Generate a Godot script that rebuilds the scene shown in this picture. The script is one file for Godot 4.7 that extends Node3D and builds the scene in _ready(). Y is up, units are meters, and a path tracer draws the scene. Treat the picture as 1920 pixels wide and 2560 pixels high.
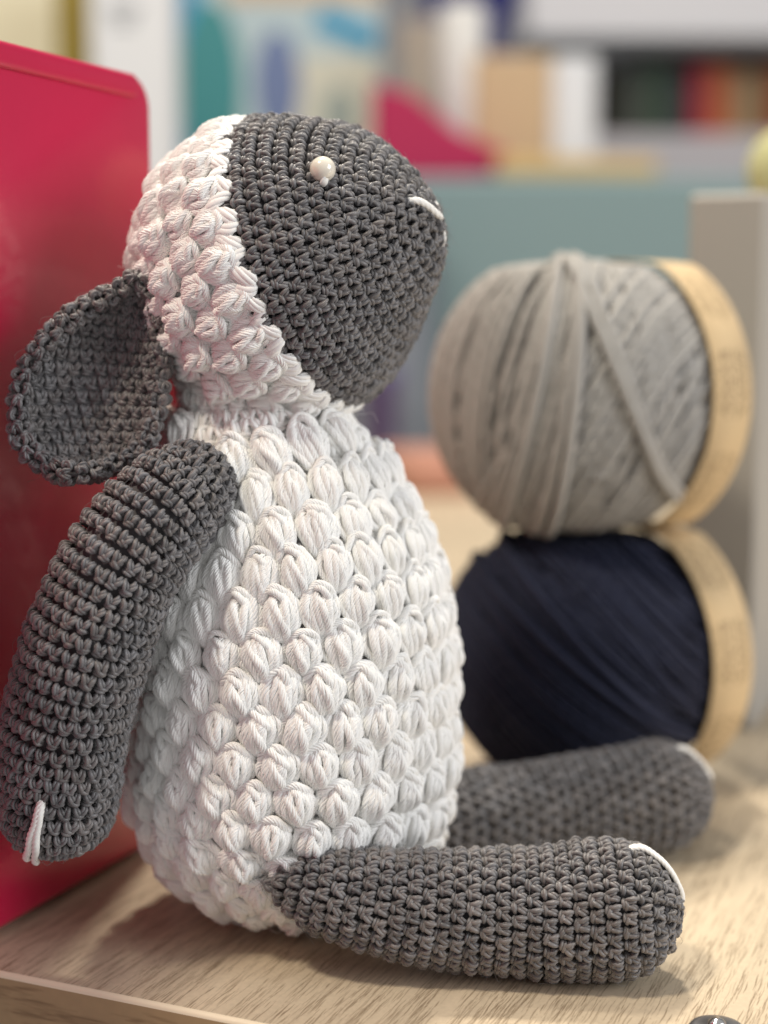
extends Node3D
# A crocheted sheep doll sitting on an oak table top against a glossy red box, two balls of yarn behind it,
# shop goods far out of focus. Units are metres; the camera looks along -z.

var rng := RandomNumberGenerator.new()
var used := {}
var mats := {}
const EYE := Vector3(0, 0.142, 0)
const YAW := 23.4            # the table and all that is squared up with it is turned by this much
var AX := Vector3(cos(deg_to_rad(YAW)), 0, sin(deg_to_rad(YAW)))     # along the table's front edge
var BX := Vector3(sin(deg_to_rad(YAW)), 0, -cos(deg_to_rad(YAW)))    # away from the front edge

func _ready():
	rng.seed = 7
	# ---------------------------------------------------------------- camera
	var cam := Camera3D.new()
	cam.name = "camera"
	add_child(cam)
	var lens := CameraAttributesPhysical.new()
	lens.frustum_focal_length = 36.932
	lens.frustum_near = 0.02
	lens.frustum_far = 40.0
	lens.frustum_focus_distance = 0.328
	lens.exposure_aperture = 3.9
	cam.attributes = lens
	cam.fov = 36.0
	cam.near = 0.02
	cam.far = 40.0
	cam.position = EYE
	cam.rotation_degrees = Vector3(-7.2, 0, 0)
	cam.current = true
	# ---------------------------------------------------------------- light
	var we := WorldEnvironment.new()
	we.name = "environment"
	var env := Environment.new()
	env.background_mode = Environment.BG_COLOR
	env.background_color = Color(0.665, 0.665, 0.67)
	env.tonemap_mode = Environment.TONE_MAPPER_LINEAR
	env.tonemap_exposure = 0.98
	env.sdfgi_enabled = true
	env.ssao_enabled = true
	env.ssil_enabled = true
	we.environment = env
	add_child(we)
	lamp("ceiling_light", Vector3(0.02, 1.75, -1.20), Vector3(0, 0.08, -0.36), Vector2(0.14, 0.14), 2.4, Color(1.0, 0.965, 0.91))
	lamp("ceiling_light", Vector3(-0.25, 1.85, -0.72), Vector3(0, 0.08, -0.36), Vector2(0.17, 0.17), 1.2, Color(1.0, 0.965, 0.91))
	lamp("ceiling_light", Vector3(-0.75, 1.7, 0.25), Vector3(0, 0.08, -0.36), Vector2(0.2, 0.2), 2.2, Color(1.0, 0.955, 0.88))
	lamp("window_light", Vector3(2.0, 0.9, 0.6), Vector3(0, 0.1, -0.36), Vector2(1.3, 1.1), 3.6, Color(0.97, 0.98, 1.0))
	make_materials()
	make_setting()
	make_red_box()
	make_sheep()
	make_yarn_balls()
	make_background()

func lamp(called: String, at: Vector3, towards: Vector3, size: Vector2, energy: float, tone: Color):
	var l := AreaLight3D.new()
	l.name = called
	l.area_size = size
	l.light_energy = energy
	l.light_color = tone
	l.area_range = 12.0
	l.shadow_enabled = true
	l.look_at_from_position(at, towards, Vector3.RIGHT)
	add_child(l, true)

# ==================================================================== helpers
func numbered(n: String) -> String:
	if not used.has(n):
		used[n] = 0
		return n
	used[n] += 1
	return "%s_%03d" % [n, used[n]]

func tag(o: Node3D, label: String, category: String = "", group: String = "", kind: String = ""):
	if label: o.set_meta("label", label)
	if category: o.set_meta("category", category)
	if group: o.set_meta("group", group)
	if kind: o.set_meta("kind", kind)

func thing(called: String, label: String, category: String, at := Vector3.ZERO, group := "") -> Node3D:
	var o := Node3D.new()
	o.name = numbered(called)
	add_child(o)
	o.position = at
	tag(o, label, category, group)
	return o

func part(called: String, m: Mesh, mat: Material, parent: Node3D) -> MeshInstance3D:
	var o := MeshInstance3D.new()
	o.name = called if parent != self else numbered(called)
	o.mesh = m
	o.material_override = mat
	parent.add_child(o, true)
	return o

func lin(r: float, g: float, b: float) -> Color:
	return Color(r, g, b).linear_to_srgb()

func plain(key: String, c: Color, rough := 0.7, spec := 0.4) -> StandardMaterial3D:
	if not mats.has(key):
		var m := StandardMaterial3D.new()
		m.resource_name = key
		m.albedo_color = c
		m.roughness = rough
		m.metallic_specular = spec
		mats[key] = m
	return mats[key]

func noise_image(w: int, h: int, sd: int, freq: float, octaves := 3) -> Image:
	var n := FastNoiseLite.new()
	n.seed = sd
	n.frequency = freq
	n.noise_type = FastNoiseLite.TYPE_SIMPLEX_SMOOTH
	n.fractal_octaves = octaves
	var im := n.get_seamless_image(w, h)
	im.convert(Image.FORMAT_L8)
	return im

# oak: long soft streaks plus short dark pores that run along v
func oak_image(base: Color, dark: Color, w: int, h: int, pores: int, sd: int) -> Image:
	var a := noise_image(w, 32, sd, 0.03, 4)
	a.resize(w, h, Image.INTERPOLATE_CUBIC)
	var b := noise_image(w, 8, sd + 1, 0.006, 2)
	b.resize(w, h, Image.INTERPOLATE_CUBIC)
	var c := noise_image(w, h, sd + 2, 0.09, 3)
	var da := a.get_data()
	var db := b.get_data()
	var dc := c.get_data()
	var por := PackedFloat32Array()
	por.resize(w * h)
	var r := RandomNumberGenerator.new()
	r.seed = sd
	for k in pores:
		var x := r.randf() * w
		var y := r.randf() * h
		var cl := 1 if r.randf() < 0.6 else 4
		for q in cl:
			var ln := int(r.randf_range(0.01, 0.06) * h)
			var xx := x + r.randf_range(-6, 6) * float(q > 0)
			var yy := y + r.randf_range(-0.03, 0.03) * h * float(q > 0)
			var lean := r.randf_range(-0.03, 0.03)
			var st := r.randf_range(0.25, 0.95)
			var wd := r.randf_range(0.3, 0.95)
			for t in ln:
				var e := sin(PI * (t + 0.5) / ln)
				var fx := xx + lean * t + 0.8 * sin(t * 0.11 + k)
				for dx in range(-2, 3):
					var px := int(floor(fx)) + dx
					var f: float = clampf(wd * e - absf(px + 0.5 - fx) + 0.4, 0.0, 1.0) * st
					if f > 0.0:
						var at := posmod(int(yy) + t, h) * w + posmod(px, w)
						por[at] = maxf(por[at], f)
	var out := PackedByteArray()
	out.resize(w * h * 3)
	for i in w * h:
		var tone: float = 0.92 + 0.05 * (da[i] / 255.0 - 0.5) + 0.05 * (db[i] / 255.0 - 0.5) + 0.05 * (dc[i] / 255.0 - 0.5) + 0.03
		var f: float = por[i] * 0.85
		out[i * 3] = int(clampf((base.r * tone * (1.0 - f) + dark.r * f) * 255.0, 0, 255))
		out[i * 3 + 1] = int(clampf((base.g * tone * (1.0 - f) + dark.g * f) * 255.0, 0, 255))
		out[i * 3 + 2] = int(clampf((base.b * tone * (1.0 - f) + dark.b * f) * 255.0, 0, 255))
	return Image.create_from_data(w, h, false, Image.FORMAT_RGB8, out)

func yarn_mat(key: String, rough := 0.62, rim := 0.35, spec := 0.5) -> StandardMaterial3D:
	var m := StandardMaterial3D.new()
	m.resource_name = key
	m.vertex_color_use_as_albedo = true
	m.roughness = rough
	m.metallic_specular = spec
	m.rim_enabled = true
	m.rim = rim
	m.rim_tint = 0.5
	mats[key] = m
	return m

func make_materials():
	var m: StandardMaterial3D
	m = yarn_mat("grey_yarn", 0.42, 0.35, 0.5)
	m = plain("grey_cloth", lin(0.105, 0.1, 0.103), 0.85, 0.3)
	m = plain("white_yarn", lin(0.91, 0.90, 0.87), 0.75, 0.3)
	m.rim_enabled = true
	m.rim = 0.3
	m = plain("white_cloth", lin(0.88, 0.87, 0.84), 0.8, 0.3)
	m = plain("white_thread", lin(0.88, 0.86, 0.81), 0.6, 0.4)
	m = plain("white_fuzz", lin(0.85, 0.83, 0.8), 0.7, 0.3)
	m = plain("grey_fuzz", lin(0.2, 0.19, 0.19), 0.7, 0.3)
	m = plain("pearl", lin(0.8, 0.74, 0.62), 0.22, 0.6)
	m.clearcoat_enabled = true
	m.clearcoat = 0.8
	m.clearcoat_roughness = 0.08
	m = plain("red_lacquer", lin(0.52, 0.007, 0.055), 0.3, 0.5)
	m.clearcoat_enabled = true
	m.clearcoat = 0.35
	m.clearcoat_roughness = 0.06
	var bump := NoiseTexture2D.new()
	var fn := FastNoiseLite.new()
	fn.seed = 5
	fn.frequency = 0.02
	fn.fractal_octaves = 3
	bump.noise = fn
	bump.width = 512
	bump.height = 512
	bump.seamless = true
	m.heightmap_enabled = true
	m.heightmap_texture = bump
	m.heightmap_scale = 0.0025
	m.uv1_triplanar = true
	m.uv1_scale = Vector3(22, 22, 22)
	# oak
	var top := oak_image(Color(0.84, 0.77, 0.66), Color(0.43, 0.36, 0.28), 1024, 1536, 5200, 11)
	m = StandardMaterial3D.new()
	m.resource_name = "oak_top"
	m.albedo_texture = ImageTexture.create_from_image(top)
	m.roughness = 0.42
	m.metallic_specular = 0.45
	mats["oak_top"] = m
	var side := oak_image(Color(0.69, 0.575, 0.415), Color(0.45, 0.345, 0.22), 256, 1024, 900, 23)
	m = StandardMaterial3D.new()
	m.resource_name = "oak_front"
	m.albedo_texture = ImageTexture.create_from_image(side)
	m.roughness = 0.55
	mats["oak_front"] = m
	plain("oak_edge_lit", lin(0.86, 0.75, 0.55), 0.4)  # highlight along the table edge, put into the colour
	m = plain("screw_metal", lin(0.42, 0.42, 0.43), 0.34)
	m.metallic = 1.0
	m = plain("bright_metal", lin(0.8, 0.79, 0.76), 0.16)
	m.metallic = 1.0

# ---- a tube of plied yarn along a smooth curve through control points; the lobes are the plies
func catmull(p: Array, t: float) -> Vector3:
	var n := p.size() - 1
	var x := clampf(t, 0.0, 1.0) * n
	var i := mini(int(x), n - 1)
	var f := x - i
	var p1: Vector3 = p[i]
	var p2: Vector3 = p[i + 1]
	var p0: Vector3 = p[i - 1] if i > 0 else p1 * 2.0 - p2
	var p3: Vector3 = p[i + 2] if i + 2 <= n else p2 * 2.0 - p1
	return 0.5 * (2.0 * p1 + (p2 - p0) * f + (2.0 * p0 - 5.0 * p1 + 4.0 * p2 - p3) * f * f + (3.0 * p1 - p0 - 3.0 * p2 + p3) * f * f * f)

func add_tube(st: SurfaceTool, base: int, p: Array, rad: float, plies: int, per_ply: int, turns: float, seg: int, taper := 0.35, depth := 0.22, closed := false) -> int:
	var ring := plies * per_ply
	var pts: Array = []
	for k in seg + 1:
		pts.append(catmull(p, float(k) / seg))
	var nrm := Vector3.UP
	var t0: Vector3 = (pts[1] - pts[0]).normalized()
	if absf(t0.dot(nrm)) > 0.9: nrm = Vector3.RIGHT
	nrm = (nrm - t0 * nrm.dot(t0)).normalized()
	for k in seg + 1:
		var t: Vector3
		if closed and (k == 0 or k == seg):
			t = (pts[1] - pts[seg - 1]).normalized()
		else:
			t = (pts[mini(k + 1, seg)] - pts[maxi(k - 1, 0)]).normalized()
		nrm = (nrm - t * nrm.dot(t)).normalized()
		var bi := t.cross(nrm)
		var f := float(k) / seg
		var r := rad
		if taper > 0.0:
			var e := minf(f, 1.0 - f) / taper
			if e < 1.0: r *= sqrt(maxf(0.0, 1.0 - (1.0 - e) * (1.0 - e))) * 0.96 + 0.04
		var tw := turns * TAU * f
		for j in ring:
			var a := tw + TAU * j / ring
			var lobe: float = absf(cos(PI * (float(j) / per_ply) - PI * 0.5)) if per_ply > 1 else 1.0
			var rr: float = r * (1.0 - depth + depth * lobe)
			st.add_vertex(pts[k] + (nrm * cos(a) + bi * sin(a)) * rr)
	for k in seg:
		for j in ring:
			var a := base + k * ring + j
			var b := base + k * ring + (j + 1) % ring
			st.add_index(a); st.add_index(a + ring); st.add_index(b)
			st.add_index(b); st.add_index(a + ring); st.add_index(b + ring)
	return base + (seg + 1) * ring

# yarn made of real plies: thin strands wound round one another along the curve
func add_plied(st: SurfaceTool, base: int, p: Array, rad: float, plies: int, ply_r: float, turns: float, seg: int, sides := 5, taper := 0.22) -> int:
	var pts: Array = []
	for k in seg + 1: pts.append(catmull(p, float(k) / seg))
	var t0: Vector3 = (pts[1] - pts[0]).normalized()
	var nrm := Vector3.UP if absf(t0.dot(Vector3.UP)) < 0.9 else Vector3.RIGHT
	var fr: Array = []
	for k in seg + 1:
		var t: Vector3 = (pts[mini(k + 1, seg)] - pts[maxi(k - 1, 0)]).normalized()
		nrm = (nrm - t * nrm.dot(t)).normalized()
		fr.append([nrm, t.cross(nrm)])
	for q in plies:
		var own := rng.randf_range(0.88, 1.12)
		var ph := TAU * (q + rng.randf_range(-0.15, 0.15)) / plies
		for k in seg + 1:
			var f := float(k) / seg
			var e := minf(f, 1.0 - f) / taper
			var shrink := 1.0 if e >= 1.0 else sqrt(maxf(0.0, 1.0 - (1.0 - e) * (1.0 - e))) * 0.9 + 0.1
			var a := ph + turns * TAU * f
			var n: Vector3 = fr[k][0]
			var b: Vector3 = fr[k][1]
			var out := n * cos(a) + b * sin(a)
			var c: Vector3 = pts[k] + out * rad * (1.0 - ply_r) * shrink
			# a ply is wider round the yarn than it is thick
			var flat := n * -sin(a) + b * cos(a)
			for j in sides:
				var w := TAU * j / sides
				st.add_vertex(c + (out * cos(w) + flat * sin(w) * 1.12) * rad * ply_r * shrink * own)
		for k in seg:
			for j in sides:
				var a := base + k * sides + j
				var b := base + k * sides + (j + 1) % sides
				st.add_index(a); st.add_index(a + sides); st.add_index(b)
				st.add_index(b); st.add_index(a + sides); st.add_index(b + sides)
		base += (seg + 1) * sides
	return base

func add_blob(st: SurfaceTool, base: int, c: Vector3, rad: Vector3, nu := 12, nv := 8) -> int:
	for i in nv + 1:
		var v := PI * i / nv
		for j in nu:
			var u := TAU * j / nu
			st.add_vertex(c + Vector3(sin(v) * cos(u) * rad.x, cos(v) * rad.y, sin(v) * sin(u) * rad.z))
	for i in nv:
		for j in nu:
			var a := base + i * nu + j
			var b := base + i * nu + (j + 1) % nu
			st.add_index(a); st.add_index(b); st.add_index(a + nu)
			st.add_index(b); st.add_index(b + nu); st.add_index(a + nu)
	return base + (nv + 1) * nu

func begin() -> SurfaceTool:
	var st := SurfaceTool.new()
	st.begin(Mesh.PRIMITIVE_TRIANGLES)
	return st

func done(st: SurfaceTool) -> ArrayMesh:
	st.generate_normals()
	return st.commit()

func jit(a: float) -> Vector3:
	return Vector3(rng.randf_range(-a, a), rng.randf_range(-a, a), rng.randf_range(-a, a))

# one single-crochet stitch in a cell of 1 x 1 (x round the work, y along it, z out): two slanting legs over a short bar
func stitch_mesh() -> ArrayMesh:
	var st := begin()
	var b := 0
	var k := rng.randf_range(-0.06, 0.06)
	var o := rng.randf_range(-0.05, 0.05)
	b = add_plied(st, b, [Vector3(0.0 + k, -0.30, -0.25), Vector3(-0.11 + k, -0.10, 0.14) + jit(0.05), Vector3(-0.23 + k, 0.15, 0.26) + jit(0.05), Vector3(-0.27 + k, 0.36 + o, -0.12)], 0.25, 3, 0.5, 0.33, 9, 6, 0.36)
	b = add_plied(st, b, [Vector3(0.1 + k, -0.30, -0.25), Vector3(0.18 + k, -0.10, 0.14) + jit(0.05), Vector3(0.26 + k, 0.15, 0.24) + jit(0.05), Vector3(0.31 + k, 0.36 - o, -0.12)], 0.245, 3, 0.5, 0.33, 9, 6, 0.36)
	b = add_plied(st, b, [Vector3(-0.33, -0.27, -0.22), Vector3(-0.14, -0.29, 0.13) + jit(0.05), Vector3(0.15, -0.27, 0.17) + jit(0.05), Vector3(0.35, -0.24, -0.14)], 0.225, 3, 0.5, 0.33, 9, 6, 0.34)
	return done(st)

# a white loop whose two strands meet in a point at +y
func loop_mesh() -> ArrayMesh:
	var st := begin()
	var b := 0
	var k := rng.randf_range(-0.16, 0.16)
	b = add_plied(st, b, [Vector3(-0.46, -0.66, -0.2), Vector3(-0.34, -0.25, 0.22) + jit(0.06), Vector3(-0.15 + k, 0.16, 0.24) + jit(0.05), Vector3(0.0 + k, 0.5, -0.1)], 0.26, 6, 0.36, 0.6, 12)
	b = add_plied(st, b, [Vector3(0.46, -0.66, -0.2), Vector3(0.34, -0.25, 0.22) + jit(0.06), Vector3(0.2 + k, 0.12, 0.22) + jit(0.05), Vector3(0.05 + k, 0.45, -0.1)], 0.25, 6, 0.36, 0.6, 12)
	return done(st)

# one bobble in a cell of 1 x 1, standing out about half a cell: bundled strands drawn together under an arched loop
func bobble_mesh(tall: float) -> ArrayMesh:
	var st := begin()
	var b := 0
	b = add_blob(st, b, Vector3(0, 0.0, 0.05), Vector3(0.39, 0.42 * tall, 0.37), 16, 10)
	var R := 0.104
	var lean := rng.randf_range(-0.06, 0.06)
	for a0 in [-0.45, -0.35, -0.24, -0.12, 0.12, 0.24, 0.35, 0.45]:
		var a: float = a0 + rng.randf_range(-0.04, 0.04)
		var z := 0.46 - 1.35 * a * a + rng.randf_range(-0.04, 0.05)
		b = yarn_in(st, b, [Vector3(a * 0.15, -0.60, -0.06), Vector3(a * 0.64, -0.35, z * 0.66) + jit(0.03), Vector3(a * 1.08 + lean * 0.5, -0.02, z) + jit(0.04), Vector3(a * 0.70 + lean, 0.29, z * 0.76) + jit(0.04), Vector3(a * 0.3 + lean, 0.48, -0.02)], R, tall)
	var q := rng.randf_range(-0.08, 0.08)
	# the drawn-through strand down the middle
	b = yarn_in(st, b, [Vector3(-0.16 + q, 0.32, 0.28), Vector3(-0.08 + q, 0.12, 0.46) + jit(0.04), Vector3(0.03 + q, -0.14, 0.49) + jit(0.04), Vector3(0.09 + q, -0.38, 0.30), Vector3(0.05, -0.58, -0.02)], R * 1.05, tall)
	b = yarn_in(st, b, [Vector3(0.20 + q, 0.26, 0.32), Vector3(0.11 + q, 0.06, 0.44) + jit(0.04), Vector3(0.12 + q, -0.18, 0.42) + jit(0.04), Vector3(0.08, -0.44, 0.16)], R * 0.95, tall)
	# the loop that closes it above
	b = yarn_in(st, b, [Vector3(-0.44, 0.08, 0.02), Vector3(-0.31, 0.32, 0.24) + jit(0.04), Vector3(-0.04, 0.45, 0.34) + jit(0.05), Vector3(0.24, 0.36, 0.27) + jit(0.04), Vector3(0.46, 0.14, 0.02)], R * 1.05, tall)
	b = yarn_in(st, b, [Vector3(-0.26, 0.40, 0.06), Vector3(-0.05, 0.37, 0.40) + jit(0.05), Vector3(0.15, 0.20, 0.42) + jit(0.05), Vector3(0.28, 0.0, 0.28)], R * 0.95, tall)
	return done(st)

func yarn_in(st: SurfaceTool, b: int, p: Array, rad: float, tall: float) -> int:
	# control points come in cell units; heights are stretched here so that the tube stays round
	var q: Array = []
	for v in p: q.append(Vector3(v.x, v.y * tall, v.z))
	return add_plied(st, b, q, rad * rng.randf_range(0.9, 1.08), 7, 0.33, rng.randf_range(1.3, 1.8) * tall, 20, 5, 0.2)

# ---- stuffed shapes: a grid of points, i along the work, j round it
func swept(ctrl: Array, cap0: float, cap1: float, nj := 48) -> Array:
	# ctrl rows are [x, y, z, radius]; cap0 and cap1 are the lengths of the rounded ends (0: end as it is)
	var rows: Array = []
	var n := ctrl.size()
	var pos: Array = []
	var rad: Array = []
	for c in ctrl:
		pos.append(Vector3(c[0], c[1], c[2]))
		rad.append(Vector3(c[3], 0, 0))
	var d0: Vector3 = (pos[0] - pos[1]).normalized()
	var d1: Vector3 = (pos[n - 1] - pos[n - 2]).normalized()
	var cs: Array = []
	var rs: Array = []
	if cap0 > 0.0:
		for k in range(10, 0, -1):
			var a := PI * 0.5 * k / 10.0
			cs.append(pos[0] + d0 * cap0 * sin(a))
			rs.append(maxf(rad[0].x * cos(a), 0.00005))
	var m := (n - 1) * 6
	for k in m + 1:
		cs.append(catmull(pos, float(k) / m))
		rs.append(catmull(rad, float(k) / m).x)
	if cap1 > 0.0:
		for k in range(1, 11):
			var a := PI * 0.5 * k / 10.0
			cs.append(pos[n - 1] + d1 * cap1 * sin(a))
			rs.append(maxf(rad[n - 1].x * cos(a), 0.00005))
	var nrm := Vector3(0, 0, 1)
	for k in cs.size():
		var t: Vector3 = (cs[mini(k + 1, cs.size() - 1)] - cs[maxi(k - 1, 0)]).normalized()
		nrm = (nrm - t * nrm.dot(t)).normalized()
		var bi := t.cross(nrm)
		var row := PackedVector3Array()
		for j in nj:
			var a := TAU * j / nj
			row.append(cs[k] + (nrm * cos(a) + bi * sin(a)) * rs[k])
		rows.append(row)
	return rows

func lump(g: Array, amount: float, size: float, sd: int):
	# hand stuffing is never even: push the surface in and out a little
	var n := FastNoiseLite.new()
	n.seed = sd
	n.frequency = 1.0 / size
	for i in g.size():
		var c := Vector3.ZERO
		for p in g[i]: c += p
		c /= g[i].size()
		for j in g[i].size():
			var p: Vector3 = g[i][j]
			var d := p - c
			var l := d.length()
			if l > 0.001: g[i][j] = p + d / l * amount * n.get_noise_3dv(p)

func grid_mesh(g: Array, inset := 0.0) -> ArrayMesh:
	var st := begin()
	var nj: int = g[0].size()
	for i in g.size():
		var c := Vector3.ZERO
		for p in g[i]: c += p
		c /= nj
		for j in nj:
			var d: Vector3 = c - g[i][j]
			var l := d.length()
			st.add_vertex(g[i][j] + (d / l * minf(inset, l) if l > 1e-6 else Vector3.ZERO))
	for i in g.size() - 1:
		for j in nj:
			var a := i * nj + j
			var b := i * nj + (j + 1) % nj
			st.add_index(a); st.add_index(a + nj); st.add_index(b)
			st.add_index(b); st.add_index(a + nj); st.add_index(b + nj)
	return done(st)

func along(g: Array) -> PackedFloat32Array:
	var out := PackedFloat32Array([0.0])
	var nj: int = g[0].size()
	for i in g.size() - 1:
		var s := 0.0
		for j in nj: s += g[i][j].distance_to(g[i + 1][j])
		out.append(out[i] + s / nj)
	return out

func at_row(g: Array, len: PackedFloat32Array, l: float) -> Array:
	# the closed curve at length l along the work, and how it heads on
	var i := clampi(len.bsearch(l) - 1, 0, g.size() - 2)
	var f: float = clampf((l - len[i]) / maxf(len[i + 1] - len[i], 1e-9), 0.0, 1.0)
	var c := PackedVector3Array()
	var d := PackedVector3Array()
	for j in g[i].size():
		c.append(g[i][j].lerp(g[i + 1][j], f))
		d.append((g[i + 1][j] - g[i][j]).normalized())
	return [c, d]

# cells laid in rows over a grid: each {pos, x, y, z (unit), w, h}
func cells(g: Array, w: float, h0: float, h1: float, l0: float, l1: float, stagger := 0.5, drift := 0.0) -> Array:
	var len := along(g)
	var total := len[len.size() - 1]
	var out: Array = []
	var l := l0
	var row := 0
	var n := 0
	while true:
		var h := lerpf(h0, h1, clampf(l / total, 0, 1))
		if l + h * 0.5 > total - l1: break
		var cd := at_row(g, len, l + h * 0.5)
		var c: PackedVector3Array = cd[0]
		var d: PackedVector3Array = cd[1]
		var nj := c.size()
		var acc := PackedFloat32Array([0.0])
		for j in nj: acc.append(acc[j] + c[j].distance_to(c[(j + 1) % nj]))
		var round := acc[nj]
		# a round keeps its number of stitches until it would have to stretch or crowd too much
		if n == 0 or absf(round / w / n - 1.0) > 0.14: n = maxi(3, roundi(round / w))
		for k in n:
			var s := fposmod((k + stagger * row + drift * row) / n * round, round)
			var j := clampi(acc.bsearch(s) - 1, 0, nj - 1)
			var f: float = (s - acc[j]) / maxf(acc[j + 1] - acc[j], 1e-9)
			var p := c[j].lerp(c[(j + 1) % nj], f)
			var x := (c[(j + 1) % nj] - c[j]).normalized()
			var x2 := (c[(j + 2) % nj] - c[(j + 1) % nj]).normalized()
			var x0 := (c[j] - c[(j - 1 + nj) % nj]).normalized()
			x = (x0.lerp(x2, f) + x).normalized()
			var y := d[j].lerp(d[(j + 1) % nj], f).normalized()
			var z := x.cross(y).normalized()
			y = z.cross(x)
			out.append({"pos": p, "x": x, "y": y, "z": z, "w": round / n, "h": h, "row": row, "k": k})
		l += h
		row += 1
	return out

func many(called: String, meshes: Array, places: Array, tones: Array, mat: Material, parent: Node3D):
	# one MultiMesh for each variant; all are "stuff": stitches nobody counts
	for v in meshes.size():
		var mine: Array = []
		for k in range(v, places.size(), meshes.size()): mine.append(k)
		if mine.is_empty(): continue
		var mm := MultiMesh.new()
		mm.transform_format = MultiMesh.TRANSFORM_3D
		mm.use_colors = not tones.is_empty()
		mm.mesh = meshes[v]
		mm.instance_count = mine.size()
		for k in mine.size():
			mm.set_instance_transform(k, places[mine[k]])
			if not tones.is_empty(): mm.set_instance_color(k, tones[mine[k]])
		var o := MultiMeshInstance3D.new()
		o.name = called
		o.multimesh = mm
		o.material_override = mat
		o.set_meta("kind", "stuff")
		parent.add_child(o, true)

func stitches(g: Array, w: float, h: float, parent: Node3D, up := 1.0, lift := 0.0, l0 := 0.0, fill := 1.12):
	var places: Array = []
	var tones: Array = []
	for c in cells(g, w, h, h, l0, 0.0, 0.5, 0.04):
		var sc := rng.randf_range(0.94, 1.07)
		var ang := rng.randf_range(-0.16, 0.16)
		var x: Vector3 = (c.x * cos(ang) + c.y * sin(ang)) * up
		var y: Vector3 = (c.y * cos(ang) - c.x * sin(ang)) * up
		var bs := Basis(x * c.w * 1.12 * sc, y * c.h * fill * sc, c.z * w * 1.15 * rng.randf_range(0.9, 1.12))
		var p: Vector3 = c.pos + c.z * (lift + rng.randf_range(-0.00012, 0.00012)) + (c.x * rng.randf_range(-1, 1) + c.y * rng.randf_range(-1, 1)) * 0.00012
		places.append(Transform3D(bs, p))
		var t := rng.randf_range(0.76, 1.28)
		var wm := rng.randf_range(-0.03, 0.03)
		tones.append(Color(0.150 * t * (1.0 + wm), 0.141 * t, 0.139 * t * (1.0 - wm)))
	many("stitches", grey_stitches, places, tones, mats.grey_yarn, parent)

func fuzz(g: Array, count: int, mat: Material, parent: Node3D, out0 := 0.0004, long := 0.0028):
	var st := begin()
	var b := 0
	var ni := g.size()
	var nj: int = g[0].size()
	for k in count:
		var i := rng.randi_range(1, ni - 2)
		var j := rng.randi_range(0, nj - 1)
		var p: Vector3 = g[i][j]
		var x: Vector3 = (g[i][(j + 1) % nj] - g[i][(j - 1 + nj) % nj]).normalized()
		var y: Vector3 = (g[i + 1][j] - g[i - 1][j]).normalized()
		var z := x.cross(y)
		if z.dot(EYE - p) < -0.02: continue
		var d := (x * rng.randf_range(-1, 1) + y * rng.randf_range(-1, 1)).normalized()
		var l := long * rng.randf_range(0.4, 1.7)
		p += z * out0 + x * rng.randf_range(-0.001, 0.001) + y * rng.randf_range(-0.001, 0.001)
		var bend := (x * rng.randf_range(-1, 1) + y * rng.randf_range(-1, 1)) * l * 0.3
		b = add_tube(st, b, [p - z * 0.0004, p + z * l * 0.3 + d * l * 0.35, p + z * l * rng.randf_range(0.15, 0.55) + d * l * 0.7 + bend, p + z * l * rng.randf_range(0.0, 0.6) + d * l + bend * 1.5], 0.00003, 3, 1, 0.0, 6, 0.0, 0.0)
	var o := part("fuzz", done(st), mat, parent)
	o.set_meta("kind", "stuff")

func thread(called: String, p: Array, rad: float, parent: Node3D) -> MeshInstance3D:
	var st := begin()
	var len := 0.0
	for k in p.size() - 1: len += p[k].distance_to(p[k + 1])
	add_tube(st, 0, p, rad, 4, 3, len / (rad * 7.0), maxi(24, int(len / rad * 1.6)), 0.08, 0.2)
	return part(called, done(st), mats.white_thread, parent)

# ==================================================================== setting
func box_mesh(size: Vector3, bevel: float, center := Vector3.ZERO, xf := Transform3D.IDENTITY) -> ArrayMesh:
	# a box with chamfered edges
	var st := begin()
	box_into(st, size, bevel, Transform3D(xf.basis, xf * center))
	st.generate_normals()
	return st.commit()

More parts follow.
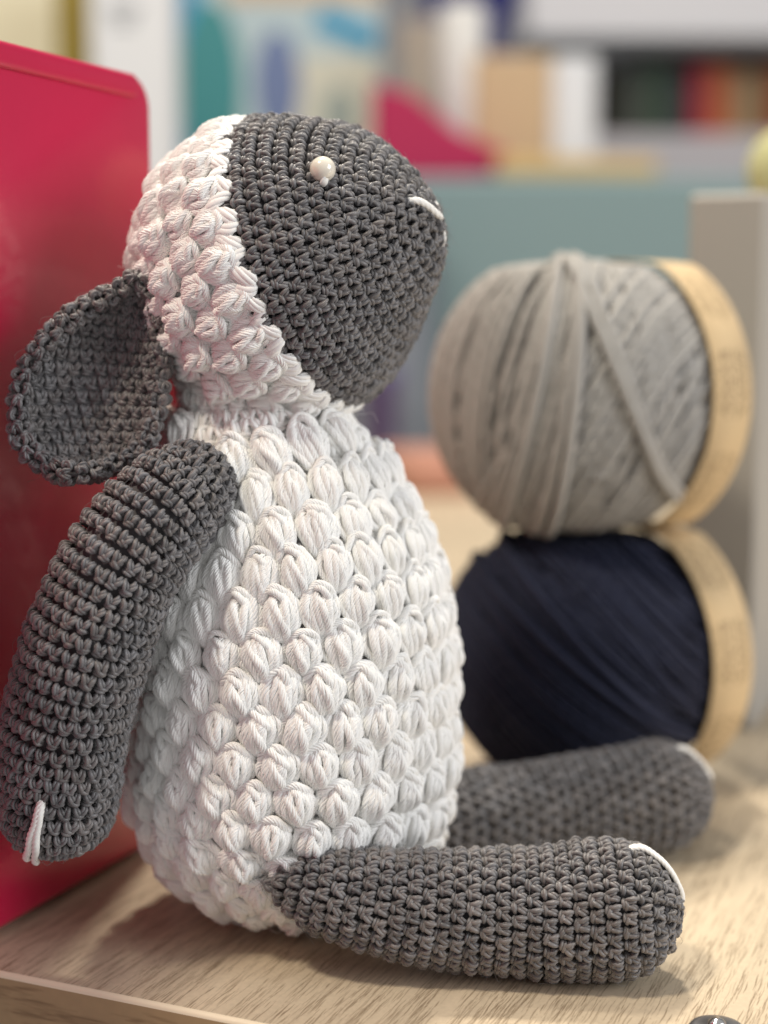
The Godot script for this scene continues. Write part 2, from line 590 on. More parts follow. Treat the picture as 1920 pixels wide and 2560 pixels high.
func box_into(st: SurfaceTool, size: Vector3, bevel: float, xf: Transform3D):
	var h := size * 0.5
	var b := minf(bevel, minf(h.x, minf(h.y, h.z)) * 0.9)
	st.set_smooth_group(-1)
	var dirs := [Vector3.RIGHT, Vector3.UP, Vector3.BACK]
	var corner := func(sx: float, sy: float, sz: float, axis: int) -> Vector3:
		# the vertex of corner (sx, sy, sz) that lies on the face across axis
		var v := Vector3(sx * (h.x - b), sy * (h.y - b), sz * (h.z - b))
		if axis == 0: v.x = sx * h.x
		if axis == 1: v.y = sy * h.y
		if axis == 2: v.z = sz * h.z
		return v
	var quad := func(p: Array, out: Vector3):
		var n: Vector3 = (p[1] - p[0]).cross(p[2] - p[0])
		var o := [0, 1, 2, 0, 2, 3] if n.dot(out) < 0.0 else [0, 2, 1, 0, 3, 2]
		for k in o: st.add_vertex(xf * p[k])
	for ax in 3:
		for s in [-1.0, 1.0]:
			var u := (ax + 1) % 3
			var v := (ax + 2) % 3
			var p: Array = []
			for q in [[-1, -1], [1, -1], [1, 1], [-1, 1]]:
				var c := [0.0, 0.0, 0.0]
				c[ax] = s
				c[u] = float(q[0])
				c[v] = float(q[1])
				p.append(corner.call(c[0], c[1], c[2], ax))
			quad.call(p, dirs[ax] * s)
			# the chamfers towards +-u (each shared by two faces: made once, from the lower axis)
			for t in [-1.0, 1.0]:
				var e: Array = []
				for r in [-1.0, 1.0]:
					var c := [0.0, 0.0, 0.0]
					c[ax] = s
					c[u] = t
					c[v] = r
					e.append([corner.call(c[0], c[1], c[2], ax), corner.call(c[0], c[1], c[2], u)])
				quad.call([e[0][0], e[1][0], e[1][1], e[0][1]], dirs[ax] * s + dirs[u] * t)
	for sx in [-1.0, 1.0]:
		for sy in [-1.0, 1.0]:
			for sz in [-1.0, 1.0]:
				var p := [corner.call(sx, sy, sz, 0), corner.call(sx, sy, sz, 1), corner.call(sx, sy, sz, 2)]
				var n: Vector3 = (p[1] - p[0]).cross(p[2] - p[0])
				var o := [0, 1, 2] if n.dot(Vector3(sx, sy, sz)) < 0.0 else [0, 2, 1]
				for k in o: st.add_vertex(xf * p[k])

func sheet(p: Array, uv: Array) -> ArrayMesh:
	# one flat face, corners in order seen from outside, split so that nothing else is needed
	var st := begin()
	var n: Vector3 = -(p[1] - p[0]).cross(p[2] - p[0]).normalized()
	for k in [0, 1, 2, 0, 2, 3]:
		st.set_normal(n)
		st.set_uv(uv[k])
		st.add_vertex(p[k])
	return st.commit()

func make_setting():
	# the oak table: its front edge runs from left to right towards the camera
	var A := Vector3(-0.0833, 0, -0.3266)          # a point of the front edge
	var t := thing("oak_table", "light oak table top with a rounded front edge coloured as catching light under the crocheted sheep", "table", A)
	var l0 := -0.6
	var l1 := 1.3
	var far := 2.0
	var c := 0.0011
	var th := 0.045
	var P := func(a: float, b: float, y: float) -> Vector3: return AX * a + BX * b + Vector3(0, y, 0)
	# top
	var uv := func(a: float, b: float) -> Vector2: return Vector2(a / 0.16, -b / 0.27)
	part("tabletop", sheet([P.call(l0, c, 0), P.call(l0, far, 0), P.call(l1, far, 0), P.call(l1, c, 0)], [uv.call(l0, c), uv.call(l0, far), uv.call(l1, far), uv.call(l1, c)]), mats.oak_top, t)
	# rounded edge; its lighter wood tone paints in the light it catches
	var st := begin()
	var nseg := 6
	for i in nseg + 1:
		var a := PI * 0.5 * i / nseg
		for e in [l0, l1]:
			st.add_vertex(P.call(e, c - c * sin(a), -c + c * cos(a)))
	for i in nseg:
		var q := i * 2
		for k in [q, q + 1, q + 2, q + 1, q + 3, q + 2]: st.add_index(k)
	part("lit_edge", done(st), mats.oak_edge_lit, t)
	# front panel, its grain runs along the edge
	var uf := func(a: float, y: float) -> Vector2: return Vector2(y / 0.1, a / 0.4)
	part("front_panel", sheet([P.call(l0, 0, -th), P.call(l0, 0, -c), P.call(l1, 0, -c), P.call(l1, 0, -th)], [uf.call(l0, -th), uf.call(l0, -c), uf.call(l1, -c), uf.call(l1, -th)]), mats.oak_front, t)
	part("underside", sheet([P.call(l0, far, -th), P.call(l0, 0, -th), P.call(l1, 0, -th), P.call(l1, far, -th)], [Vector2(0, 0), Vector2(0, 1), Vector2(1, 1), Vector2(1, 0)]), mats.oak_front, t)
	part("back_panel", sheet([P.call(l1, far, -th), P.call(l1, far, 0), P.call(l0, far, 0), P.call(l0, far, -th)], [uf.call(l0, -th), uf.call(l0, 0), uf.call(l1, 0), uf.call(l1, -th)]), mats.oak_front, t)
	part("side_panel", sheet([P.call(l0, far, -th), P.call(l0, far, 0), P.call(l0, 0, 0), P.call(l0, 0, -th)], [uf.call(0, -th), uf.call(0, 0), uf.call(far, 0), uf.call(far, -th)]), mats.oak_front, t)
	part("side_panel", sheet([P.call(l1, 0, -th), P.call(l1, 0, 0), P.call(l1, far, 0), P.call(l1, far, -th)], [uf.call(0, -th), uf.call(0, 0), uf.call(far, 0), uf.call(far, -th)]), mats.oak_front, t)
	# the small round metal cap in the near right corner
	var s := thing("metal_cap", "small round grey metal cap with a bright centre on the oak", "metal cap", Vector3(0.0665, 0, -0.2995))
	part("disc", lathe([[0.0, 0.0011], [0.0016, 0.0011], [0.0019, 0.0008], [0.0042, 0.0008], [0.0052, 0.0006], [0.0057, 0.0]], 48), mats.screw_metal, s)
	part("centre", lathe([[0.0, 0.0024], [0.0010, 0.0022], [0.0017, 0.0016], [0.0019, 0.0009]], 32), mats.bright_metal, s)

func lathe(prof: Array, n: int) -> ArrayMesh:
	var st := begin()
	for p in prof:
		for j in n:
			var a := TAU * j / n
			st.add_vertex(Vector3(cos(a) * p[0], p[1], sin(a) * p[0]))
	for i in prof.size() - 1:
		for j in n:
			var a := i * n + j
			var b := i * n + (j + 1) % n
			st.add_index(a); st.add_index(b); st.add_index(a + n)
			st.add_index(b); st.add_index(b + n); st.add_index(a + n)
	return done(st)

# ==================================================================== the red box
func make_red_box():
	# local x = BX (along the shown face), y up, z = AX (out of the face towards the sheep)
	var t := thing("red_box", "glossy crimson lacquered box with rounded corner behind the sheep's back", "box", Vector3(-0.0590, 0, -0.4120))
	var bs := Basis(BX, Vector3.UP, BX.cross(Vector3.UP))
	if bs.z.dot(AX) < 0.0: bs = Basis(BX, Vector3.UP, AX)
	t.basis = bs
	# outline of the face, corner at the far end rounded; the near end runs out of the picture
	part("shell", rounded_slab(-0.42, 0.0, 0.0012, 0.2015, 0.0082, -0.12, 0.0, 0.0026), mats.red_lacquer, t)
	# the raised rim along the top of the face
	part("rim", rounded_slab(-0.418, -0.0078, 0.1952, 0.2010, 0.0029, -0.118, 0.0014, 0.0012), mats.red_lacquer, t)
	# low feet carry it just clear of the table
	for x in [-0.40, -0.03]:
		for z in [-0.10, -0.025]:
			part("foot", box_mesh(Vector3(0.014, 0.0014, 0.014), 0.0003, Vector3(x, 0.0007, z)), plain("rubber", lin(0.02, 0.02, 0.02), 0.8), t)

func rounded_slab(x0: float, x1: float, y0: float, y1: float, rad: float, z0: float, z1: float, bev: float) -> ArrayMesh:
	# a slab from z0 to z1 whose outline in x and y is a rectangle with round corners, edges rounded by bev
	var outline := func(inset: float) -> PackedVector2Array:
		var o := PackedVector2Array()
		var r := maxf(rad - inset, 0.0002)
		for q in 4:
			var cx: float = (x1 - inset - r) if q in [0, 3] else (x0 + inset + r)
			var cy: float = (y1 - inset - r) if q in [0, 1] else (y0 + inset + r)
			for k in 9:
				var a := PI * 0.5 * (q + k / 8.0)
				o.append(Vector2(cx + cos(a) * r, cy + sin(a) * r))
		return o
	var rings: Array = []
	for k in 5:
		var a := PI * 0.5 * k / 4.0
		rings.append([outline.call(bev * (1.0 - sin(a))), z0 + bev * (1.0 - cos(a))])
	for k in 5:
		var a := PI * 0.5 * k / 4.0
		rings.append([outline.call(bev * (1.0 - cos(a))), z1 - bev * (1.0 - sin(a))])
	var st := begin()
	var n: int = rings[0][0].size()
	for r in rings:
		for p in r[0]: st.add_vertex(Vector3(p.x, p.y, r[1]))
	for i in rings.size() - 1:
		for j in n:
			var a := i * n + j
			var b := i * n + (j + 1) % n
			st.add_index(a); st.add_index(a + n); st.add_index(b)
			st.add_index(b); st.add_index(a + n); st.add_index(b + n)
	var mid := Vector2((x0 + x1) * 0.5, (y0 + y1) * 0.5)
	st.add_vertex(Vector3(mid.x, mid.y, z0))
	st.add_vertex(Vector3(mid.x, mid.y, z1))
	var c0 := rings.size() * n
	var last := (rings.size() - 1) * n
	for j in n:
		st.add_index(c0); st.add_index(j); st.add_index((j + 1) % n)
		st.add_index(c0 + 1); st.add_index(last + (j + 1) % n); st.add_index(last + j)
	return done(st)

# ==================================================================== the sheep
var grey_stitches: Array = []
var short_bobbles: Array = []
var tall_bobbles: Array = []
const SW := 0.00292       # a grey stitch
const SH := 0.00330

func make_sheep():
	for k in 5: grey_stitches.append(stitch_mesh())
	for k in 8: short_bobbles.append(bobble_mesh(1.12))
	for k in 6: tall_bobbles.append(bobble_mesh(1.55))
	var sheep := thing("crocheted_sheep", "white and charcoal crocheted sheep doll sitting with outstretched legs on oak", "stuffed toy")
	make_body(sheep)
	make_head(sheep)
	make_arm(sheep)
	make_ear(sheep)
	make_legs(sheep)

func bobbles(list: Array, meshes: Array, tall: float, parent: Node3D, up := 1.0, lift := 0.0):
	var behind: Array = []
	for c in list:
		var ang := rng.randf_range(-0.14, 0.14)
		var x: Vector3 = (c.x * cos(ang) + c.y * sin(ang)) * up
		var y: Vector3 = (c.y * cos(ang) - c.x * sin(ang)) * up
		var s := rng.randf_range(0.95, 1.08)
		var bs := Basis(x * c.w * 1.02 * s, y * c.h * 1.30 / tall * s, c.z * c.w * rng.randf_range(1.0, 1.16) * (0.65 if c.pos.y < 0.0055 else 1.0))
		var tf := Transform3D(bs, c.pos + c.z * lift)
		if c.z.dot((EYE - c.pos).normalized()) > 0.06:
			var o := part("bobble", meshes[rng.randi() % meshes.size()], mats.white_yarn, parent)
			o.transform = tf
		else:
			behind.append(tf)
	if behind.size():
		many("bobbles", [meshes[0]], behind, [], mats.white_yarn, parent)

func white_stitches(list: Array, parent: Node3D, up := 1.0, big := 1.0):
	var places: Array = []
	for c in list:
		var bs := Basis(c.x * up * c.w * 1.15, c.y * up * c.h * 1.2, c.z * c.w * big)
		places.append(Transform3D(bs, c.pos - c.z * 0.0007))
	many("stitches", [grey_stitches[0], grey_stitches[2]], places, [], mats.white_yarn, parent)

func make_body(sheep: Node3D):
	var ctrl := [[-0.0252,0.0030,-0.3620,0.0105], [-0.0250,0.0054,-0.3620,0.0172], [-0.0247,0.0092,-0.3620,0.0235], [-0.0243,0.0148,-0.3620,0.0292], [-0.0234,0.0221,-0.3620,0.0333], [-0.0223,0.0309,-0.3620,0.0357], [-0.0219,0.0421,-0.3620,0.0364], [-0.0219,0.0565,-0.3620,0.0364], [-0.0223,0.0680,-0.3620,0.0359], [-0.0236,0.0813,-0.3620,0.0339], [-0.0250,0.0935,-0.3620,0.0300], [-0.0261,0.1037,-0.3620,0.0256], [-0.0282,0.1121,-0.3620,0.0217], [-0.0300,0.1194,-0.3620,0.0186], [-0.0310,0.1258,-0.3610,0.0160]]
	for c in ctrl:
		c[1] += 0.0012
		c[3] -= 0.0010
	var g := swept(ctrl, 0.0028, 0.002, 64)
	lump(g, 0.0012, 0.03, 3)
	var body := part("body", grid_mesh(g, 0.0006), mats.white_cloth, sheep)
	var low: Array = []
	var high: Array = []
	for c in cells(g, 0.0082, 0.0070, 0.0094, 0.0090, 0.004, 0.5, 0.06):
		if c.pos.y < 0.0028 or c.pos.y > 0.1150: continue
		if c.pos.y < 0.068: low.append(c)
		else: high.append(c)
	bobbles(low, short_bobbles, 1.12, body)
	bobbles(high, tall_bobbles, 1.55, body)
	white_stitches(cells(g, 0.0041, 0.00385, 0.0052, 0.017, 0.003, 0.5).filter(func(c): return c.pos.y > 0.003), body)
	fuzz(g, 900, mats.white_fuzz, body, 0.003, 0.0035)

func make_head(sheep: Node3D):
	var C := Vector3(-0.0198, 0.1523, -0.3620)
	var ax := Vector3(0.886, 0.343, 0.30).normalized()
	var u := 9.1e-5
	var prof := [[-388, 1], [-375, 95], [-340, 165], [-280, 245], [-200, 308], [-120, 338], [-50, 350], [0, 350]]
	var sag := Vector3(0, -1, 0)
	sag = (sag - ax * sag.dot(ax)).normalized()
	var back: Array = []
	for p in prof: back.append([C.x + ax.x * p[0] * u, C.y + ax.y * p[0] * u, C.z + ax.z * p[0] * u, p[1] * u])
	var g := swept(back, 0.0, 0.0, 64)
	lump(g, 0.0010, 0.025, 8)
	var head := part("head", grid_mesh(g, 0.0006), mats.white_cloth, sheep)
	bobbles(cells(g, 0.0075, 0.0069, 0.0069, 0.004, 0.0, 0.5, 0.06), short_bobbles, 1.12, head, 1.0)
	white_stitches(cells(g, 0.0040, 0.00365, 0.00365, 0.004, 0.0, 0.5), head)
	fuzz(g, 350, mats.white_fuzz, head, 0.003, 0.003)
	# the face: a dome of grey single crochet
	var fp := [[-8, 362, 0], [40, 362, 0], [103, 340, 0], [170, 300, 2], [230, 254, 8], [285, 196, 16], [330, 132, 24], [358, 76, 28], [372, 30, 30], [375, 2, 30]]
	var fc: Array = []
	for p in fp:
		var q: Vector3 = C + ax * (p[0] * u) + sag * (p[2] * u)
		fc.append([q.x, q.y, q.z, p[1] * u])
	var f := swept(fc, 0.0, 0.0, 64)
	lump(f, 0.0007, 0.02, 12)
	var face := part("face", grid_mesh(f, 0.0015), mats.grey_cloth, sheep)
	stitches(f, 0.00295, 0.0031, face, 1.0, 0.0, 0.0, 1.2)
	fuzz(f, 500, mats.grey_fuzz, face)
	# the last white round closes on the grey with pointed loops
	var rim: Array = []
	for c in cells(f, 0.0066, 0.0056, 0.0056, 0.0, 0.0, 0.5):
		if c.row == 0: rim.append(c)
	var places: Array = []
	for c in rim:
		var k := rng.randf_range(-0.2, 0.2)
		places.append(Transform3D(Basis((c.x + c.y * k) * c.w * 1.1, (c.y - c.x * k) * c.h * rng.randf_range(0.7, 1.15), c.z * c.w * 0.55), c.pos - c.y * 0.0018 + c.z * 0.0005))
	many("edge_loops", [loop_mesh(), loop_mesh(), loop_mesh()], places, [], mats.white_yarn, face)
	# pearl eye, sewn on with a few turns of thread
	var e := [Vector3(-0.01317, 0.17082, -0.33671), Vector3(0.2353, 0.5628, 0.7924)]     # where it sits on the face, and which way that spot looks
	var eye := part("eye", round_mesh(0.00275), mats.pearl, sheep)
	eye.position = e[0] + e[1] * 0.0016
	var d := [Vector3(-0.01288, 0.16858, -0.33540)]
	thread("eye_thread", [((e[0] + d[0]) * 0.5) + e[1] * 0.0022, d[0] + e[1] * 0.0014, d[0] + e[1] * 0.0004], 0.0010, sheep)
	# the mouth: a Y of white thread over the tip of the nose
	var J := hit_from(f, C + sag * 25 * u, ax)
	var m := part("mouth", round_mesh(0.0006), mats.white_thread, sheep)
	m.position = J[0] + J[1] * 0.0016
	var side := ax.cross(Vector3.UP).normalized()
	if side.z < 0.0: side = -side
	var up := side.cross(ax).normalized()
	if up.y < 0.0: up = -up
	var onf := func(a: float, b: float) -> Array:
		# a point of the face a towards the camera and b upwards from the tip
		var o: Vector3 = C + side * a + up * b + sag * 25 * u
		return hit_from(f, o, ax)
	mouth_line(m, [onf.call(0.0094, 0.0050), onf.call(0.0076, 0.0042), onf.call(0.0052, 0.0030), onf.call(0.0024, 0.0012), J], 0.00085, 0.0016)
	mouth_line(m, [onf.call(-0.0035, 0.0060), onf.call(-0.0026, 0.0042), onf.call(-0.0014, 0.0020), J], 0.0005, 0.0010)
	mouth_line(m, [onf.call(-0.0012, -0.0062), onf.call(-0.0012, -0.0044), onf.call(-0.0006, -0.0022), J], 0.0005, 0.0010)

func mouth_line(m: Node3D, pts: Array, rad: float, lift: float):
	var w: Array = []
	for p in pts: w.append(p[0] + p[1] * lift - m.position)
	w[0] = w[0] - pts[0][1] * 0.0016
	thread("mouth_line", w, rad, m)

func round_mesh(r: float) -> Mesh:
	var m := SphereMesh.new()
	m.radius = r
	m.height = r * 2.0
	m.radial_segments = 32
	m.rings = 16
	return m

func hit_from(g: Array, from: Vector3, dir: Vector3) -> Array:
	# first crossing from outside (or, from inside, the way out): the point and the normal; else the nearest point of the surface
	var best := 1e9
	var res: Array = []
	var near := 1e9
	var alt: Array = []
	var nj: int = g[0].size()
	for i in g.size() - 1:
		for j in nj:
			var a: Vector3 = g[i][j]
			var b: Vector3 = g[i][(j + 1) % nj]
			var c: Vector3 = g[i + 1][j]
			var d: Vector3 = g[i + 1][(j + 1) % nj]
			var n := (b - a).cross(c - a)
			if n.length() < 1e-14: n = (d - b).cross(c - b)
			n = n.normalized()
			for tri in [[a, b, c], [b, d, c]]:
				var p = Geometry3D.ray_intersects_triangle(from * 1000.0, dir, tri[0] * 1000.0, tri[1] * 1000.0, tri[2] * 1000.0)   # in millimetres: the test drops very small triangles
				if p != null: p = p * 0.001
				if p != null and from.distance_to(p) < best:
					best = from.distance_to(p)
					res = [p, n]
			var k := (a - from).dot(dir)
			var off := (from + dir * k).distance_to(a)
			if off < near:
				near = off
				alt = [a, n]
	return res if res.size() else alt

func make_arm(sheep: Node3D):
	var ctrl := [[-0.0390,0.1078,-0.3360,0.0076], [-0.0430,0.1040,-0.3330,0.0099], [-0.0484,0.0987,-0.3290,0.0108], [-0.0544,0.0907,-0.3260,0.0116], [-0.0595,0.0807,-0.3250,0.0120], [-0.0635,0.0696,-0.3250,0.0124], [-0.0668,0.0581,-0.3260,0.0125], [-0.0692,0.0471,-0.3280,0.0125], [-0.0704,0.0388,-0.3290,0.0122]]
	ctrl.reverse()
	var g := swept(ctrl, 0.0125, 0.004, 48)
	lump(g, 0.0008, 0.02, 21)
	var arm := part("arm", grid_mesh(g, 0.0015), mats.grey_cloth, sheep)
	stitches(g, SW, SH, arm, 1.0)
	fuzz(g, 500, mats.grey_fuzz, arm)
	var strands := [[Vector3(-0.07065, 0.04246, -0.31540), Vector3(-0.07140, 0.03975, -0.31437), Vector3(-0.07215, 0.03709, -0.31488), Vector3(-0.07341, 0.03413, -0.31596), Vector3(-0.07439, 0.03068, -0.31827), Vector3(-0.07614, 0.02720, -0.32328)],
		[Vector3(-0.07040, 0.04247, -0.31538), Vector3(-0.07088, 0.03976, -0.31432), Vector3(-0.07136, 0.03719, -0.31480), Vector3(-0.07209, 0.03426, -0.31563), Vector3(-0.07271, 0.03084, -0.31757), Vector3(-0.07462, 0.02591, -0.32480)]]
	for w in strands:
		w.append(w[5] + Vector3(0.0001, -0.0012, -0.0022))
		thread("hoof_thread", w, 0.00085, arm)

func make_ear(sheep: Node3D):
	# a flat tube of crochet pinched at the root, cupped so that the rim curls towards the camera
	# rows from root to end: left and right rim (x, y) as seen from the front
	var L := [[-0.0540, 0.1508], [-0.0585, 0.1474], [-0.0660, 0.1440], [-0.0738, 0.1370], [-0.0786, 0.1292], [-0.0800, 0.1210], [-0.0792, 0.1150], [-0.0762, 0.1105], [-0.0715, 0.1074], [-0.0680, 0.1068]]
	var Rr := [[-0.0524, 0.1506], [-0.0490, 0.1462], [-0.0478, 0.1405], [-0.0474, 0.1340], [-0.0476, 0.1272], [-0.0484, 0.1205], [-0.0502, 0.1150], [-0.0535, 0.1108], [-0.0590, 0.1078], [-0.0640, 0.1068]]
	var rows: Array = []
	var lp: Array = []
	var rp: Array = []
	for k in L.size():
		lp.append(Vector3(L[k][0], L[k][1], 0))
		rp.append(Vector3(Rr[k][0], Rr[k][1], 0))
	var n := 40
	var half := 22
	for i in n + 1:
		var t := float(i) / n
		var l := catmull(lp, t)
		var r := catmull(rp, t)
		var w := l.distance_to(r)
		var z0 := lerpf(-0.3445, -0.337, smoothstep(0.0, 0.9, t))
		var cup := 0.0078 * sin(PI * clampf(t * 0.94 + 0.03, 0, 1)) ** 0.6
		if t > 0.86: z0 += 0.0035 * smoothstep(0.86, 1.0, t)
		var th := minf(0.0030, w * 0.3 + 0.0003) * (1.0 if t < 0.93 else sqrt(maxf(0.02, 1.0 - ((t - 0.93) / 0.07) ** 2)))
		var row := PackedVector3Array()
		for side in 2:
			for j in half:
				var s := 0.5 - 0.5 * cos(PI * (j + 0.5) / half)
				if side == 1: s = 1.0 - s
				var p := r.lerp(l, s)
				var m := 1.0 - (2.0 * s - 1.0) ** 2
				# the right half lies deeper and flatter, the left rim rolls forward
				p.z = z0 - cup * m * 1.25 - 0.003 * (1.0 - s)
				var e := sqrt(maxf(0.0, 1.0 - absf(2.0 * s - 1.0) ** 3.2))
				p.z += th * e * (1.0 if side == 0 else -1.0)
				row.append(p)
		rows.append(row)
	# seen from the front the near layer must run so that normals point out
	lump(rows, 0.0004, 0.012, 31)
	var a: Vector3 = rows[20][11] - rows[20][10]
	var b: Vector3 = rows[21][10] - rows[20][10]
	if a.cross(b).z < 0.0:
		for i in rows.size():
			var r2: PackedVector3Array = rows[i]
			r2.reverse()
			rows[i] = r2
	var ear := part("ear", grid_mesh(rows, 0.0003), mats.grey_cloth, sheep)
	stitches(rows, 0.0028, 0.0031, ear, -1.0)
	# the worked edge: a plump rolled rim from the root round the tip and back
	var path: Array = []
	for k in L.size(): path.append([L[k][0], L[k][1], k / float(L.size() - 1)])
	for k in range(L.size() - 1, -1, -1): path.append([Rr[k][0], Rr[k][1], k / float(L.size() - 1)])
	var edge: Array = []
	for k in path.size():
		var t: float = path[k][2]
		var z0 := lerpf(-0.3445, -0.337, smoothstep(0.0, 0.9, t)) + (0.0035 * smoothstep(0.86, 1.0, t) if t > 0.86 else 0.0)
		if k >= L.size(): z0 -= 0.003 * smoothstep(0.0, 0.4, t) * (1.0 - smoothstep(0.8, 1.0, t))
		var mid := Vector2(-0.0635, 0.128)
		var p := Vector2(path[k][0], path[k][1])
		p += (mid - p).normalized() * 0.0014
		edge.append([p.x, p.y, z0, lerpf(0.0010, 0.0015 if k < L.size() else 0.0011, smoothstep(0.0, 0.3, t))])
	var eg := swept(edge, 0.0008, 0.0008, 20)
	var rim := part("ear_rim", grid_mesh(eg, 0.0008), mats.grey_cloth, ear)
	stitches(eg, 0.0025, 0.0029, rim, 1.0)
	fuzz(rows, 350, mats.grey_fuzz, ear)

func make_legs(sheep: Node3D):
	var near := [[-0.0236,0.0207,-0.3265,0.0016], [-0.0194,0.0198,-0.3260,0.0050], [-0.0103,0.0178,-0.3262,0.0088], [0.0035,0.0156,-0.3265,0.0108], [0.0164,0.0144,-0.3265,0.0117], [0.0293,0.0140,-0.3260,0.0125], [0.0396,0.0144,-0.3255,0.0132], [0.0490,0.0151,-0.3250,0.0139]]
	var g := swept(near, 0.0015, 0.0135, 48)
	lump(g, 0.0007, 0.02, 41)
	var leg := part("leg", grid_mesh(g, 0.0015), mats.grey_cloth, sheep)
	leg.set_meta("label", "near leg of the sheep with white hoof stitch")
	stitches(g, SW, SH, leg, 1.0)
	fuzz(g, 600, mats.grey_fuzz, leg)
	hoof(leg, Vector3(0.0490, 0.0151, -0.3250), 0.0135, 0.0139, 82.0, -2.0)
	var far := [[0.0000,0.0120,-0.3890,0.0107], [0.0147,0.0122,-0.3920,0.0113], [0.0303,0.0125,-0.3960,0.0118], [0.0465,0.0130,-0.4000,0.0122], [0.0618,0.0143,-0.4030,0.0129], [0.0722,0.0150,-0.4050,0.0135]]
	g = swept(far, 0.004, 0.0135, 48)
	lump(g, 0.0007, 0.02, 43)
	leg = part("leg", grid_mesh(g, 0.0015), mats.grey_cloth, sheep)
	leg.set_meta("label", "far leg of the sheep, out of focus")
	stitches(g, SW, SH, leg, 1.0)
	fuzz(g, 300, mats.grey_fuzz, leg)
	hoof(leg, Vector3(0.0722, 0.0150, -0.4050), 0.0135, 0.0135, 75.0, 12.0)

func hoof(leg: Node3D, c: Vector3, rx: float, ry: float, from: float, to: float):
	# two strands of white thread laid side by side over the toe
	var rad := 0.00062
	for k in 2:
		var w: Array = []
		for i in 7:
			var a := deg_to_rad(lerpf(from, to, i / 6.0))
			var up := 0.0014 if i > 0 and i < 6 else -0.0002
			w.append(c + Vector3(cos(a) * (rx + up), sin(a) * (ry + up), 0.0016 + (k - 0.5) * rad * 1.9))
		thread("hoof_thread", w, rad, leg)

# ==================================================================== yarn balls
func make_yarn_balls():
	var ax := Vector3(-0.81, 0.02, 0.585).normalized()
	var grey := [lin(0.36, 0.345, 0.32), lin(0.30, 0.29, 0.275)]
	var navy := [lin(0.015, 0.018, 0.038), lin(0.009, 0.01, 0.018)]
	yarn_ball("yarn_ball", "light grey ball of yarn with a kraft paper band, resting on the navy one", Vector3(0.0537, 0.1178, -0.4700), 0.0428, 0.0362, ax, "grey_strand", grey[0], 0.00135, [[Vector3(0.10, 1.0, 0.12), 64, 0.985], [Vector3(0.9, -0.4, 0.2), 24, -0.95, 0.95, 0.965], [Vector3(0.80, -0.58, 0.2), 13, -0.12, 0.62, 1.0], [Vector3(0.94, -0.30, 0.16), 6, -0.30, -0.05, 1.008], [Vector3(0.84, -0.54, -0.1), 8, 0.45, 0.9, 1.004]], [[Vector3(0.985, -0.14, 0.05), -0.0055, 1.03], [Vector3(0.99, -0.10, 0.06), -0.0028, 1.045], [Vector3(0.87, 0.42, 0.18), 0.0165, 1.045], [Vector3(0.88, 0.40, 0.2), 0.0195, 1.03], [Vector3(0.985, -0.2, 0.1), -0.0115, 1.03]], 9)
	yarn_ball("yarn_ball", "navy blue ball of yarn with a kraft paper band, under the grey one", Vector3(0.0572, 0.0389, -0.4700), 0.0414, 0.0368, Vector3(-0.83, -0.02, 0.56).normalized(), "navy_strand", navy[0], 0.00112, [[Vector3(0.66, 0.74, 0.1), 36, -0.95, 0.95, 0.985], [Vector3(-0.74, 0.66, 0.1), 48, 0.965], [Vector3(0.58, 0.80, 0.2), 12, -0.5, 0.1, 1.0], [Vector3(0.72, 0.68, -0.1), 12, 0.25, 0.8, 1.006]], [[Vector3(0.68, 0.72, 0.14), 0.010, 1.02], [Vector3(0.6, 0.8, 0.1), 0.004, 1.02]], 15)

